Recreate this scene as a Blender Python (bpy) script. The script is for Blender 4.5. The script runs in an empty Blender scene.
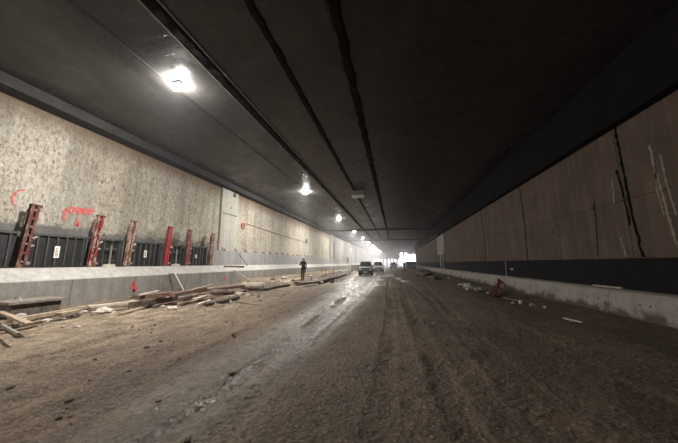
import bpy, bmesh, math, random
import numpy as np
from mathutils import Vector, Matrix, noise
random.seed(7)
R = math.radians
SC = bpy.context.scene
COL = SC.collection

# ------------------------------------------------------------------ camera
F, CX, CY, VX, VY, CAMH = 262.0, 339.0, 221.5, 395.0, 263.0, 1.6
ax = Vector((VX-CX, -(VY-CY), -F)).normalized()
zc = Vector((0, F, -(VY-CY))).normalized()
xc = ax.cross(zc)
M3 = Matrix((xc, ax, zc))              # camera coordinates -> world
cam = bpy.data.objects.new('camera', bpy.data.cameras.new('camera'))
COL.objects.link(cam)
cam.matrix_world = Matrix.Translation((0, 0, CAMH)) @ M3.to_4x4()
cam.data.sensor_width = 36; cam.data.lens = F/678*36
cam.data.clip_start = 0.05; cam.data.clip_end = 2000
SC.camera = cam
def ray(px, py): return M3 @ Vector((px-CX, CY-py, -F))
def onX(px, py, X):
    r = ray(px, py); return Vector((0, 0, CAMH)) + r*(X/r.x)
def onZ(px, py, Z=0.0):
    r = ray(px, py); return Vector((0, 0, CAMH)) + r*((Z-CAMH)/r.z)

# ------------------------------------------------------------------ materials
def mat(name, base=(.5, .5, .5), rough=.8, metal=0.0, spec=.5):
    m = bpy.data.materials.new(name); m.use_nodes = True
    b = m.node_tree.nodes['Principled BSDF']
    b.inputs['Base Color'].default_value = (*base, 1)
    b.inputs['Roughness'].default_value = rough
    b.inputs['Metallic'].default_value = metal
    b.inputs['Specular IOR Level'].default_value = spec
    return m
class NT:
    def __init__(s, m):
        s.m = m; s.t = m.node_tree; s.b = s.t.nodes['Principled BSDF']
        s.co = s.t.nodes.new('ShaderNodeTexCoord').outputs['Object']
    def n(s, typ, **kw):
        o = s.t.nodes.new(typ)
        for k, v in kw.items(): setattr(o, k, v)
        return o
    def l(s, a, b): s.t.links.new(a, b)
    def map(s, scale=(1, 1, 1), loc=(0, 0, 0)):
        o = s.n('ShaderNodeMapping'); o.inputs['Scale'].default_value = scale; o.inputs['Location'].default_value = loc
        s.l(s.co, o.inputs['Vector']); return o.outputs[0]
    def noise(s, sc, det=6, rough=.6, vec=None, dist=0):
        o = s.n('ShaderNodeTexNoise'); o.inputs['Scale'].default_value = sc; o.inputs['Detail'].default_value = det
        o.inputs['Roughness'].default_value = rough; o.inputs['Distortion'].default_value = dist
        s.l(vec or s.co, o.inputs['Vector']); return o.outputs[0]
    def ramp(s, fac, stops):
        o = s.n('ShaderNodeValToRGB'); e = o.color_ramp.elements
        while len(e) < len(stops): e.new(.5)
        for i, (p, c) in enumerate(stops):
            e[i].position = p; e[i].color = (*c, 1) if isinstance(c, tuple) else (c, c, c, 1)
        s.l(fac, o.inputs[0]); return o.outputs[0]
    def mix(s, fac, a, b, bt='MIX'):
        o = s.n('ShaderNodeMix', data_type='RGBA', blend_type=bt)
        for v, i in ((fac, 0), (a, 6), (b, 7)):
            if isinstance(v, (int, float)): o.inputs[i].default_value = v
            elif isinstance(v, tuple): o.inputs[i].default_value = (*v, 1)
            else: s.l(v, o.inputs[i])
        return o.outputs[2]
    def math(s, op, a, b=0.0, clamp=False):
        o = s.n('ShaderNodeMath', operation=op, use_clamp=clamp)
        for v, i in ((a, 0), (b, 1)):
            if isinstance(v, (int, float)): o.inputs[i].default_value = v
            else: s.l(v, o.inputs[i])
        return o.outputs[0]
    def sep(s):
        o = s.n('ShaderNodeSeparateXYZ'); s.l(s.co, o.inputs[0]); return o.outputs
    def bump(s, h, strength=.5, dist=.02, prev=None):
        o = s.n('ShaderNodeBump'); o.inputs['Strength'].default_value = strength; o.inputs['Distance'].default_value = dist
        s.l(h, o.inputs['Height'])
        if prev: s.l(prev, o.inputs['Normal'])
        return o.outputs[0]
    def col(s, c): s.l(c, s.b.inputs['Base Color'])
    def rough(s, c): s.l(c, s.b.inputs['Roughness'])
    def nrm(s, c): s.l(c, s.b.inputs['Normal'])

def speckled(name, c1, c2, sc=6, rough=.8, bump=.4, metal=0, dist=.01, det=6):
    m = mat(name, c1, rough, metal); k = NT(m)
    n = k.noise(sc, det); k.col(k.ramp(n, [(.3, c1), (.7, c2)]))
    k.nrm(k.bump(k.noise(sc*4, 5), bump, dist)); return m

# left rough wall -----------------------------------------------------
M = {}
m = mat('rough_wall', rough=.95, spec=.2); k = NT(m)
v = k.map((1, 2.2, 1.2)); v2 = k.map((1, 5, 2.4), (3, 1, 2))
n1 = k.noise(5.5, 8, .72, v, .5); n2 = k.noise(.35, 4, .6); n3 = k.noise(9.0, 6, .7, v2, .4)
c = k.ramp(n1, [(.34, (.15, .138, .115)), (.46, (.42, .39, .335)), (.66, (.66, .62, .54))])
c = k.mix(k.ramp(n2, [(.4, 0.0), (.7, .5)]), c, (.44, .36, .22), 'MULTIPLY')
vs = k.map((1, 1.1, .06)); c = k.mix(k.ramp(k.noise(2.0, 4, .6, vs), [(.40, .35), (.5, 0.0)]), c, (.16, .15, .13))
z = k.sep()[2]
zz = k.math('ADD', z, k.math('MULTIPLY', k.math('SUBTRACT', k.noise(1.6, 5, .7), .5), .9))
low = k.ramp(k.math('MULTIPLY', zz, .2), [(.585, .8), (.61, 0.0)])
low = k.math('MULTIPLY', low, k.math('LESS_THAN', k.sep()[1], 16.3)); c = k.mix(low, c, (.13, .13, .13))
# rusty seep along the top edge
top = k.ramp(k.math('MULTIPLY', zz, .1), [(.63, 0.0), (.715, .85)])
c = k.mix(top, c, (.17, .12, .08))
k.col(c)
h = k.math('ADD', k.math('MULTIPLY', n1, .8), k.math('MULTIPLY', n3, .5))
k.nrm(k.bump(h, 1.0, .10)); M['rough_wall'] = m

def concrete(name, c1, c2, rough=.75, stain=.35, sc=1.3, bump=.25, dark=(.10, .085, .07)):
    m = mat(name, c1, rough); k = NT(m)
    c = k.ramp(k.noise(sc, 8, .65), [(.3, c1), (.7, c2)])
    vs = k.map((1.4, 1.4, .12)); c = k.mix(k.ramp(k.noise(2.4, 6, .65, vs, .5), [(.42, stain), (.6, 0.0)]), c, dark)
    c = k.mix(.25, c, k.ramp(k.noise(14, 5, .7), [(.35, .25), (.6, 1.0)]), 'MULTIPLY')
    k.col(c); k.nrm(k.bump(k.noise(9, 8, .7), bump, .03)); return m
M['kerb'] = m = concrete('kerb_concrete', (.20, .188, .172), (.31, .29, .265), .8, .3)
k = NT(m); src = k.b.inputs['Base Color'].links[0].from_socket
k.col(k.mix(k.ramp(k.sep()[2], [(0.0, 0.0), (1.0, 0.0)]), src, src))
k.col(k.mix(k.ramp(k.math('SUBTRACT', k.sep()[2], .52), [(.47, 0.0), (.52, .85)]), src, k.ramp(k.noise(4, 8, .7), [(.3, (.30, .29, .27)), (.65, (.50, .485, .455))])))
M['kerb_r'] = m = concrete('kerb_concrete_stained', (.34, .31, .28), (.48, .44, .40), .8, .2, 1.0, .4, (.10, .08, .065))
k = NT(m); src = k.b.inputs['Base Color'].links[0].from_socket
hz_ = k.math('ADD', k.sep()[2], k.math('MULTIPLY', k.math('SUBTRACT', k.noise(.9, 7, .7), .5), 1.5)); k.col(k.mix(k.ramp(hz_, [(.15, .9), (.33, 0.0)]), src, (.07, .052, .04)))
M['plinth'] = concrete('plinth_concrete', (.24, .24, .24), (.35, .345, .34), .7, .3)
M['pilaster'] = concrete('pilaster_concrete', (.34, .33, .29), (.44, .425, .375), .7, .25)
M['wall_far'] = concrete('far_wall_concrete', (.28, .27, .25), (.38, .365, .335), .6, .4)
M['wall_r'] = concrete('right_wall_concrete', (.125, .086, .067), (.205, .15, .118), .85, .35, .7, .3, (.065, .042, .034))
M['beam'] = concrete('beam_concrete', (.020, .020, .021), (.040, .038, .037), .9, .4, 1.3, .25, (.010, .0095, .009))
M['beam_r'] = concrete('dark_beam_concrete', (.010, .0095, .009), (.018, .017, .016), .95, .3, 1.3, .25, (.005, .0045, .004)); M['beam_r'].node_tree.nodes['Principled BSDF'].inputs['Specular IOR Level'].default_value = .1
# ceiling
m = mat('ceiling_concrete', rough=.5, spec=.28); k = NT(m)
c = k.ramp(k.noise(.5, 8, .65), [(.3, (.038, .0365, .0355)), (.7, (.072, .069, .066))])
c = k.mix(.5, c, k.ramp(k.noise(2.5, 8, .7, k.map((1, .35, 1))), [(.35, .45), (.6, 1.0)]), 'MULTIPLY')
k.col(c); k.rough(k.ramp(k.noise(1.2, 5), [(.35, .24), (.65, .48)]))
w = k.n('ShaderNodeTexWave', wave_type='BANDS', bands_direction='Y', wave_profile='SAW')
w.inputs['Scale'].default_value = .55; w.inputs['Distortion'].default_value = .6; w.inputs['Detail'].default_value = 3
k.l(k.co, w.inputs['Vector'])
b1 = k.bump(w.outputs[1], .8, .06); k.nrm(k.bump(k.noise(5, 7, .65), .3, .03, b1)); M['ceiling'] = m
M['tar'] = speckled('black_joint_seal', (.003, .003, .003), (.010, .009, .009), 5, .95, .8); M['tar'].node_tree.nodes['Principled BSDF'].inputs['Specular IOR Level'].default_value = .08
M['black_band'] = speckled('black_membrane', (.006, .006, .007), (.014, .014, .016), 2, .8, .4); M['black_band'].node_tree.nodes['Principled BSDF'].inputs['Specular IOR Level'].default_value = .15
M['pale_lip'] = speckled('pale_lip', (.22, .21, .19), (.34, .33, .30), 8)
M['form'] = speckled('black_form_panel', (.008, .0085, .009), (.028, .028, .028), 3, .55, .5)
M['form_rib'] = speckled('form_rib_steel', (.04, .04, .039), (.11, .11, .105), 9, .6, .3, .3)
m = speckled('red_painted_steel', (.23, .016, .012), (.35, .045, .03), 6, .5, .3)
k = NT(m); c = k.ramp(k.noise(9, 8, .7), [(.44, (.33, .02, .02)), (.60, (.24, .035, .022)), (.66, (.42, .30, .22))]); k.col(c); M['red'] = m
def redv(nm, a, b, c_, lo=.44, hi=.66):
    m = speckled(nm, a, b, 6, .55, .3); k = NT(m); k.col(k.ramp(k.noise(7, 8, .7, k.map((1, 1, .35))), [(lo, a), ((lo+hi)/2, b), (hi, c_)])); return m
M['red'] = redv('red_steel', (.22, .014, .016), (.15, .018, .015), (.30, .17, .13))
REDS = [redv('brown_red_steel', (.10, .012, .012), (.07, .02, .016), (.22, .14, .11), .42, .60), redv('chipped_red_steel', (.20, .014, .016), (.13, .02, .018), (.42, .33, .28), .40, .58),
        redv('rusty_red_steel', (.15, .03, .025), (.12, .04, .03), (.36, .27, .21), .36, .54), redv('bright_red_steel', (.30, .014, .022), (.24, .014, .02), (.3, .15, .13), .5, .72),
        redv('worn_red_steel', (.20, .02, .02), (.15, .03, .025), (.34, .24, .19), .42, .62), redv('faded_red_steel', (.15, .035, .03), (.14, .05, .04), (.36, .27, .21), .38, .56)]
M['steel'] = speckled('galvanised_steel', (.28, .27, .25), (.5, .48, .45), 20, .45, .3, .7)
M['rust'] = speckled('rusty_steel', (.09, .045, .036), (.26, .165, .13), 10, .8, .5)
M['wood'] = speckled('weathered_wood', (.22, .16, .10), (.42, .34, .25), 7, .85, .5)
M['wood_d'] = speckled('dark_wet_wood', (.06, .042, .032), (.15, .11, .085), 7, .7, .5)
M['wood_p'] = speckled('pale_dusty_wood', (.40, .35, .28), (.62, .57, .50), 7, .9, .4)
M['lid_wood'] = speckled('dusty_brown_wood', (.14, .115, .10), (.28, .24, .21), 4, .9, .5)
M['rock'] = speckled('stone', (.25, .22, .19), (.5, .46, .42), 6, .9, .6)
M['rock_w'] = speckled('pale_stone', (.34, .31, .28), (.58, .55, .50), 6, .9, .5)
M['paint'] = mat('red_spray_paint', (.5, .05, .05), .8); k = NT(M['paint']); k.col(k.ramp(k.noise(14, 6, .7), [(.42, (.52, .035, .045)), (.62, (.42, .22, .19))]))
M['white'] = speckled('white_plastic', (.62, .62, .60), (.8, .8, .78), 10, .6, .2)
M['sheet'] = speckled('crumpled_white_sheet', (.5, .49, .47), (.75, .73, .7), 6, .7, .6)
M['bag'] = speckled('dark_sack_cloth', (.035, .028, .024), (.19, .155, .13), 9, .85, .9)
M['rubber'] = speckled('tyre_rubber', (.01, .01, .01), (.03, .03, .03), 10, .85)
M['glass'] = mat('dark_car_glass', (.02, .024, .03), .08)
M['car_dark'] = mat('dark_car_paint', (.035, .037, .042), .35)
M['car_silver'] = mat('silver_car_paint', (.42, .42, .43), .35, .3)
M['car_white'] = mat('dusty_white_car_paint', (.50, .50, .50), .4)
M['truck'] = mat('blue_grey_truck_paint', (.10, .13, .22), .5)
M['chrome'] = mat('dull_chrome', (.6, .6, .6), .3, .9)
M['headlamp'] = mat('headlamp_glass', (.7, .7, .7), .15)
M['black'] = mat('black_plastic', (.015, .015, .015), .6)
M['housing'] = speckled('grey_lamp_housing', (.12, .12, .12), (.2, .2, .2), 12, .5)
M['diffuser'] = mat('unlit_diffuser', (.62, .62, .58), .4)
M['jacket'] = speckled('dark_work_jacket', (.022, .026, .034), (.05, .055, .07), 20, .9)
M['trousers'] = speckled('dark_trousers', (.028, .024, .022), (.06, .05, .045), 20, .9)
M['skin'] = mat('skin', (.42, .26, .19), .6)
M['hat'] = mat('grey_helmet', (.30, .32, .36), .4)
M['boot'] = mat('boot_leather', (.02, .016, .013), .6)
m = bpy.data.materials.new('lamp_glow'); m.use_nodes = True
t = m.node_tree; t.nodes.remove(t.nodes['Principled BSDF']); e = t.nodes.new('ShaderNodeEmission')
e.inputs[0].default_value = (1, .965, .90, 1); e.inputs[1].default_value = 900
t.links.new(e.outputs[0], t.nodes['Material Output'].inputs[0]); M['glow'] = m

# ground
m = mat('wet_mud', rough=.8); k = NT(m)
at = k.n('ShaderNodeAttribute', attribute_name='wet'); tn = k.n('ShaderNodeAttribute', attribute_name='tan')
big = k.noise(.55, 8, .65, k.map((1, .45, 1))); med = k.noise(3.0, 8, .7, k.map((1, .55, 1))); fine = k.noise(22, 6, .7)
c = k.ramp(big, [(.32, (.070, .045, .030)), (.5, (.135, .088, .056)), (.7, (.21, .145, .095))])
c = k.mix(tn.outputs['Fac'], c, k.ramp(med, [(.35, (.22, .165, .11)), (.65, (.50, .40, .28))]))
c = k.mix(.6, c, k.ramp(med, [(.36, .35), (.6, 1.0)]), 'MULTIPLY')
c = k.mix(.8, c, k.ramp(fine, [(.38, .35), (.56, 1.12)]), 'MULTIPLY')
pt = k.noise(9.0, 3, .6, k.map((1, .8, 1), (5, 2, 0))); c = k.mix(k.ramp(pt, [(.60, 0.0), (.66, .75)]), c, (.035, .024, .017))
pt2 = k.noise(30.0, 2, .5); c = k.mix(k.ramp(pt2, [(.64, 0.0), (.68, .5)]), c, (.42, .36, .29))
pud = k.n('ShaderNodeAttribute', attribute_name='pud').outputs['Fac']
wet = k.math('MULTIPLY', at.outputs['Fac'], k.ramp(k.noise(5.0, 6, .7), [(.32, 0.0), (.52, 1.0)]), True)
c = k.mix(wet, c, k.mix(.55, c, (.17, .155, .13))); c = k.mix(pud, c, (.55, .53, .50))  # puddles lightened in colour to paint in their bright reflection
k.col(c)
k.rough(k.mix(pud, k.ramp(wet, [(0, .80), (.5, .36), (1, .16)]), (.2, .2, .2)))
vo = k.n('ShaderNodeTexVoronoi'); vo.inputs['Scale'].default_value = 16; k.l(k.co, vo.inputs['Vector'])
b1 = k.bump(med, .9, .08); b2 = k.bump(fine, 1.0, .03, b1); b3 = k.bump(vo.outputs['Distance'], .7, .03, b2); geo = k.n('ShaderNodeNewGeometry'); vm = k.n('ShaderNodeMix', data_type='VECTOR'); k.l(pud, vm.inputs[0]); k.l(b3, vm.inputs[4]); k.l(geo.outputs['Normal'], vm.inputs[5]); k.nrm(vm.outputs[1])
M['mud'] = m
M['clod'] = speckled('mud_clod', (.07, .05, .036), (.18, .135, .095), 14, .9, .8)
M['mud_slab'] = speckled('dark_mud_slab', (.05, .035, .027), (.15, .11, .085), 4, .8, .9, 0, .05)

# ------------------------------------------------------------------ mesh builder
class MB:
    def __init__(s): s.v = []; s.f = []
    def add(s, vs, fs):
        b = len(s.v); s.v += [tuple(p) for p in vs]; s.f += [tuple(b+i for i in f) for f in fs]; return s
    def box(s, x0, x1, y0, y1, z0, z1, mx=None, tap=0):
        vs = [Vector((x, y, zq)) for zq in (z0, z1) for y in (y0, y1) for x in (x0, x1)]
        if tap:
            cx, cy = (x0+x1)/2, (y0+y1)/2
            for q in vs[4:]: q.x = cx+(q.x-cx)*(1-tap); q.y = cy+(q.y-cy)*(1-tap)
        if mx: vs = [mx @ q for q in vs]
        return s.add(vs, [(0, 2, 3, 1), (4, 5, 7, 6), (0, 1, 5, 4), (2, 6, 7, 3), (0, 4, 6, 2), (1, 3, 7, 5)])
    def bar(s, p, q, w, h, up=(0, 0, 1)):           # a square bar from p to q
        p, q = Vector(p), Vector(q); d = (q-p); L = d.length; d.normalize(); up = Vector(up)
        if abs(d.dot(up)) > .98: up = Vector((1, 0, 0))
        sx = d.cross(up).normalized(); uz = sx.cross(d)
        mx = Matrix.Translation(p) @ Matrix((sx, d, uz)).transposed().to_4x4()
        return s.box(-w/2, w/2, 0, L, -h/2, h/2, mx)
    def tube(s, pts, r, n=8, caps=True, rn=None):
        pts = [Vector(p) for p in pts]; rings = []
        for i, p in enumerate(pts):
            d = (pts[min(i+1, len(pts)-1)]-pts[max(i-1, 0)]).normalized()
            up = Vector((0, 0, 1)) if abs(d.z) < .95 else Vector((1, 0, 0))
            a = d.cross(up).normalized(); b = a.cross(d)
            rr = (r[i] if isinstance(r, (list, tuple)) else r)
            rings.append([p+(a*math.cos(2*math.pi*j/n)+b*math.sin(2*math.pi*j/n))*rr*(1+(rn(i, j) if rn else 0)) for j in range(n)])
        vs = [q for g in rings for q in g]; fs = []
        for i in range(len(rings)-1):
            for j in range(n): fs.append((i*n+j, i*n+(j+1) % n, (i+1)*n+(j+1) % n, (i+1)*n+j))
        if caps: fs += [tuple(reversed(range(n))), tuple((len(rings)-1)*n+j for j in range(n))]
        return s.add(vs, fs)
    def prism(s, poly, axis, a, b):                 # polygon in the two other axes, extruded along axis
        def P(u, w, t): return {'x': (t, u, w), 'y': (u, t, w), 'z': (u, w, t)}[axis]
        n = len(poly)
        return s.add([P(*p, a) for p in poly]+[P(*p, b) for p in poly],
                     [tuple(range(n)), tuple(range(2*n-1, n-1, -1))]+[(i, i+n, (i+1) % n+n, (i+1) % n) for i in range(n)])
    def blob(s, c, r, seed=0, amp=.3, n=2, freq=1.3):
        bm = bmesh.new(); bmesh.ops.create_icosphere(bm, subdivisions=n, radius=1)
        vs = []
        for q in bm.verts:
            d = 1+amp*noise.noise(q.co*freq+Vector((seed*3.1, seed, 0)))*1.6
            vs.append(Vector(c)+Vector((q.co.x*r[0], q.co.y*r[1], q.co.z*r[2]))*d)
        fs = [tuple(x.index for x in f.verts) for f in bm.faces]; bm.free(); return s.add(vs, fs)
    def build(s, name, m, parent=None, smooth=False, bevel=0, loc=None, **props):
        me = bpy.data.meshes.new(name); me.from_pydata(s.v, [], s.f)
        bm = bmesh.new(); bm.from_mesh(me); bmesh.ops.recalc_face_normals(bm, faces=bm.faces)
        if bevel: bmesh.ops.bevel(bm, geom=list(bm.edges), offset=bevel, segments=2, affect='EDGES', profile=.6)
        bm.to_mesh(me); bm.free()
        if smooth: me.shade_smooth()
        me.materials.append(M[m] if isinstance(m, str) else m)
        o = bpy.data.objects.new(name, me); COL.objects.link(o)
        if parent: o.parent = parent
        if loc: o.location = loc
        for k_, v_ in props.items(): o[k_] = v_
        return o
def thing(name, label, cat, loc=(0, 0, 0), rz=0, group=None):
    o = bpy.data.objects.new(name, None); COL.objects.link(o); o.empty_display_size = .1
    o.location = loc; o.rotation_euler = (0, 0, rz); o['label'] = label; o['category'] = cat
    if group: o['group'] = group
    return o
def tag(o, label, cat, group=None):
    o['label'] = label; o['category'] = cat
    if group: o['group'] = group
    return o
def struct(o, label=None):
    o['kind'] = 'structure'
    if label: o['label'] = label
    return o
def dup(root, loc, rz, label, group=None):
    r = root.copy(); COL.objects.link(r); r.location = loc; r.rotation_euler = (0, 0, rz) if not isinstance(rz, tuple) else rz
    r['label'] = label
    if group: r['group'] = group
    for ch in list(root.children):
        c = ch.copy(); COL.objects.link(c); c.parent = r
        for g in ch.children:
            d = g.copy(); COL.objects.link(d); d.parent = c
    return r

# ------------------------------------------------------------------ dimensions
Y0, Y1 = -30.0, 200.0
KL, WL, WR, KR = -11.6, -12.8, 7.0, 6.45
CZ = 7.7
LEFT_END, RIGHT_END = 78.0, 95.0

# ------------------------------------------------------------------ ground
def vnoise(x, y, seed=0):
    xi = np.floor(x).astype(np.int64); yi = np.floor(y).astype(np.int64); fx = x-xi; fy = y-yi
    fx = fx*fx*(3-2*fx); fy = fy*fy*(3-2*fy)
    def h(a, b):
        n = (a*374761393+b*668265263+seed*974711) & 0x7fffffff
        n = ((n ^ (n >> 13))*1274126177) & 0x7fffffff
        return ((n ^ (n >> 16)) & 0xffff)/65535.0
    return (h(xi, yi)*(1-fx)+h(xi+1, yi)*fx)*(1-fy)+(h(xi, yi+1)*(1-fx)+h(xi+1, yi+1)*fx)*fy
def fbm(x, y, o=4, seed=0):
    s = 0; a = 1; t = 0
    for i in range(o): s = s+a*vnoise(x*2**i, y*2**i, seed+i); t += a; a *= .5
    return s/t-.5
def sstep(a, b, x):
    t_ = np.clip((x-a)/(b-a), 0, 1); return t_*t_*(3-2*t_)
def track(x, y, xc_, w, depth, seed):
    xc2 = xc_+.25*np.sin(y*.05+seed)+.12*np.sin(y*.21+seed*2)
    d = x-xc2
    g = -depth*np.exp(-(d/w)**4)+depth*.55*np.exp(-((np.abs(d)-w*1.25)/(w*.35))**2)
    tread = (np.sin((y+np.abs(d)*1.2)*2*math.pi/.17) > .15)*np.exp(-(d/w)**6)*depth*.8
    return g+tread*(fbm(x*1.7, y*.8, 2, seed+5) > -.06)
def ghost(x, y):            # ground height
    z_ = .07*fbm(x*.5, y*.3, 4, 1)+.035*fbm(x*3, y*2.4, 4, 9)+.055*np.maximum(fbm(x*8, y*7, 3, 14), .02)*(.4+1.6*vnoise(x*.9, y*.7, 77))
    for xc_, w, d, s in ((-2.45, .17, .040, 1), (-1.75, .14, .02, 2), (-.25, .15, .016, 3), (.75, .17, .02, 4), (2.0, .16, .016, 5),
                         (3.0, .15, .012, 6), (-4.6, .2, .018, 7), (-6.2, .2, .02, 8), (1.35, .15, .014, 9), (-3.4, .14, .02, 10)):
        z_ = z_+track(x, y, xc_, w, d, s)
    # flattened towards the kerbs, raised trodden spoil at the left
    z_ = z_+.10*sstep(-8.0, -11.2, x)*sstep(2, 12, y)
    e = -6.15+.7*fbm(y*.4, y*0+3, 3, 4)-2.6*sstep(36, 44, y)
    z_ = z_+.26*sstep(e+.12, e-.35, x)*sstep(17.6, 18.4, y)*(1-sstep(44, 47, y))
    z_ = z_+.06*sstep(4.8, 6.3, x)
    return z_
xs = np.unique(np.concatenate([np.arange(KL-.1, -8, .09), np.arange(-8, 6.6, .042), [6.6]]))
xs = np.concatenate([xs])
ys = [-3.0]; st = .032
while ys[-1] < 210:
    st = .036 if ys[-1] < 7 else .036*(ys[-1]/7)**1.5
    ys.append(ys[-1]+min(st, 1.2))
ys = np.array(ys)
X, Y = np.meshgrid(xs, ys); Z = ghost(X, Y)
nx, ny = len(xs), len(ys)
co = np.stack([X, Y, Z], -1).reshape(-1, 3)
idx = np.arange(nx*ny).reshape(ny, nx)
quads = np.stack([idx[:-1, :-1], idx[:-1, 1:], idx[1:, 1:], idx[1:, :-1]], -1).reshape(-1, 4)
me = bpy.data.meshes.new('floor'); me.from_pydata(co.tolist(), [], quads.tolist())
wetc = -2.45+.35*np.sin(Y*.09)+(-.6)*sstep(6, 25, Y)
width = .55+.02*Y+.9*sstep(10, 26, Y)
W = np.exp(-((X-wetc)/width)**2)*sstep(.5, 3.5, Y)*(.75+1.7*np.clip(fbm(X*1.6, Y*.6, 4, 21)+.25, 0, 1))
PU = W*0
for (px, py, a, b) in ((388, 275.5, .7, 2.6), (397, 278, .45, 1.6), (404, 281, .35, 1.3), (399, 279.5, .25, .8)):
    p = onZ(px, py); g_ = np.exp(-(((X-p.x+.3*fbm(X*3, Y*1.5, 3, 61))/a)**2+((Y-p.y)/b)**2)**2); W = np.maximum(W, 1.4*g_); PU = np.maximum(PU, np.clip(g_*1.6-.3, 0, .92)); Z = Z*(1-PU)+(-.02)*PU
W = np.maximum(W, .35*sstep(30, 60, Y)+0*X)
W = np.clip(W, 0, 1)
T = sstep(-3.0, -7.5, X+1.6*fbm(X*.6, Y*.25, 4, 33))*(.55+.9*fbm(X*.7, Y*.3, 4, 40))
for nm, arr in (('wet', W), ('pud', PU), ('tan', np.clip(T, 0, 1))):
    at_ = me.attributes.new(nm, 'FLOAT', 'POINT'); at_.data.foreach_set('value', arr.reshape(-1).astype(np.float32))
me.vertices.foreach_set('co', np.stack([X, Y, Z], -1).reshape(-1).astype(np.float32)); me.update()
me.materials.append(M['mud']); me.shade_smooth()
fl = bpy.data.objects.new('floor', me); COL.objects.link(fl); struct(fl, 'muddy brown tunnel floor with tyre tracks and a wet shining strip')
struct(MB().box(-17.3, WL-.4, LEFT_END-2, 152, CZ-.2, CZ+.3).build('skylight_blocker', 'wall_far'), 'slab added over the side lane to cut the skylight behind the open left bays')  # added slab, holds back skylight so the left bays stay dimmer
struct(MB().box(-19, -18.5, 60, 230, -.3, 7.5).build('wall_outer', 'wall_far'), 'pale retaining wall outside the open left bays')
f2 = MB().box(-60, 60, 190, 900, -.3, -.02).box(6.4, 60, 96, 190, -.3, -.02).box(-60, KL, LEFT_END+1, 190, -.3, -.02).box(-13, 7.2, -30, -2.8, -.3, -.02)
struct(f2.build('ground', 'mud'), 'earth ground beyond the open sides of the tunnel')
def gz(x, y): return float(ghost(np.array([float(x)]), np.array([float(y)]))[0])

# ------------------------------------------------------------------ shell
struct(MB().box(WL-.5, WL, Y0, 52, 0, CZ).build('wall_left', 'rough_wall'), 'rough grey beige concrete tunnel wall on the left')
far = MB().box(WL-.5, WL+.1, 52, LEFT_END, 0, CZ)
struct(far.build('wall_left_far', 'wall_far'), 'smoother pale concrete continuation of the left wall')
yy = LEFT_END+4.0
while yy < 149:
    struct(MB().box(WL-.4, WL+.25, yy, yy+3.4, 0, CZ).build('column', 'wall_far'), 'concrete column between the open bays on the far left'); yy += 6.5
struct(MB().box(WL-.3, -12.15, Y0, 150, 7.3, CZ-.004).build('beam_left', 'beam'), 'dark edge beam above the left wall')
kl = MB().prism([(KL, -.3), (KL, 1.0), (KL-.03, 1.03), (-12.1, 1.40), (-12.2, 1.43), (WL+.001, 1.43), (WL+.001, -.3)], 'y', Y0, Y1)
kob = struct(kl.build('trim_1', 'kerb'), 'long concrete kerb ledge along the foot of the left wall')
# joints in the kerb face
for yk in (7.6, 10.0, 14.2, 19.0, 25, 31, 37):
    MB().box(KL-.01, KL+.004, yk, yk+.008, .05, 1.0).build('kerb_joint', 'tar', kob)
struct(MB().box(WL, -12.55, 16.35, 60, 1.4, 2.52).build('trim_2', 'plinth'), 'smooth grey concrete plinth along the left wall beyond the formwork')
# pilaster
pl = MB().box(WL, WL+.12, 17.15, 19.25, 2.5, 7.3)
po = struct(pl.build('pilaster', 'pilaster', bevel=.02), 'smooth pale concrete pilaster between the rough wall panels')
MB().box(WL+.11, WL+.16, 17.3, 19.1, 5.38, 5.41).build('seam', 'tar', po)
p = onX(235, 195, WL+.12); MB().box(p.x, p.x+.03, p.y-.22, p.y+.12, p.z-.2, p.z+.12).build('bracket_plate', 'black', po)
p = onX(231, 208, WL+.12); MB().blob((p.x, p.y, p.z), (.03, .07, .07), 1).build('anchor_hole', 'black', po)
struct(MB().box(WL, WL+.3, 51.6, 53.6, 1.43, 7.3).build('pilaster_far', 'pilaster'), 'pale pilaster where the rough left wall ends')
# right wall ----------------------------------------------------------
wr = MB().box(WR+.03, WR+.5, Y0, RIGHT_END, 0, CZ)
wro = struct(wr.build('wall_right', 'wall_r'), 'brown stained concrete panel wall on the right')
pan = MB(); yv = [Y0]; q = 9.55-6.4*6
while q < RIGHT_END-1: yv.append(q); q += 6.4
yv.append(RIGHT_END)
for i in range(len(yv)-1):
    for (za, zb) in ((0.2, 3.49), (3.53, 6.0)):
        pan.box(WR, WR+.04, yv[i]+.012, yv[i+1]-.012, za, zb)
pan.build('concrete_facing', 'wall_r', wro)
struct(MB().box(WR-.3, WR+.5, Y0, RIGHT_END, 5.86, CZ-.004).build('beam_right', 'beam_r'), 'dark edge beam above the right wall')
struct(MB().box(WR-.04, WR+.02, Y0, RIGHT_END, .7, 1.74).build('trim_3', 'black_band'), 'black membrane band along the foot of the right wall')
kr = MB(); segy = np.arange(-2.6, RIGHT_END, 4.2)
prof = [(KR, -.2), (KR+.02, .60), (KR+.10, .74), (KR+.16, .78), (WR-.041, .80), (WR-.041, -.2)]
for a in [Y0]+list(segy):
    b = -2.62 if a == Y0 else min(a+4.18, RIGHT_END); kr.prism(prof, 'y', a, b)
kro = struct(kr.build('trim_4', 'kerb_r'), 'pale stained concrete kerb at the foot of the right wall')
for yy_ in (4.9, 5.15, 5.8, 6.1, 6.9, 7.2, 8.6, 8.9, 10.4, 10.9, 12.6, 14.1, 15.7, 18.0):
    MB().tube([(KR+.002, yy_, .47), (KR+.05, yy_, .47)], .022, 8).build('bolt_hole', 'black', kro)
ew = MB().box(-13, 2.8, 150, 150.6, 3.8, CZ)
for x_ in np.arange(-12.6, 2.6, 1.9): ew.box(x_, x_+1.05, 150, 150.6, -.2, 3.8)
struct(ew.build('wall_end', 'wall_far'), 'pale end wall of columns and gaps where the tunnel bends to the right')
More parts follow.
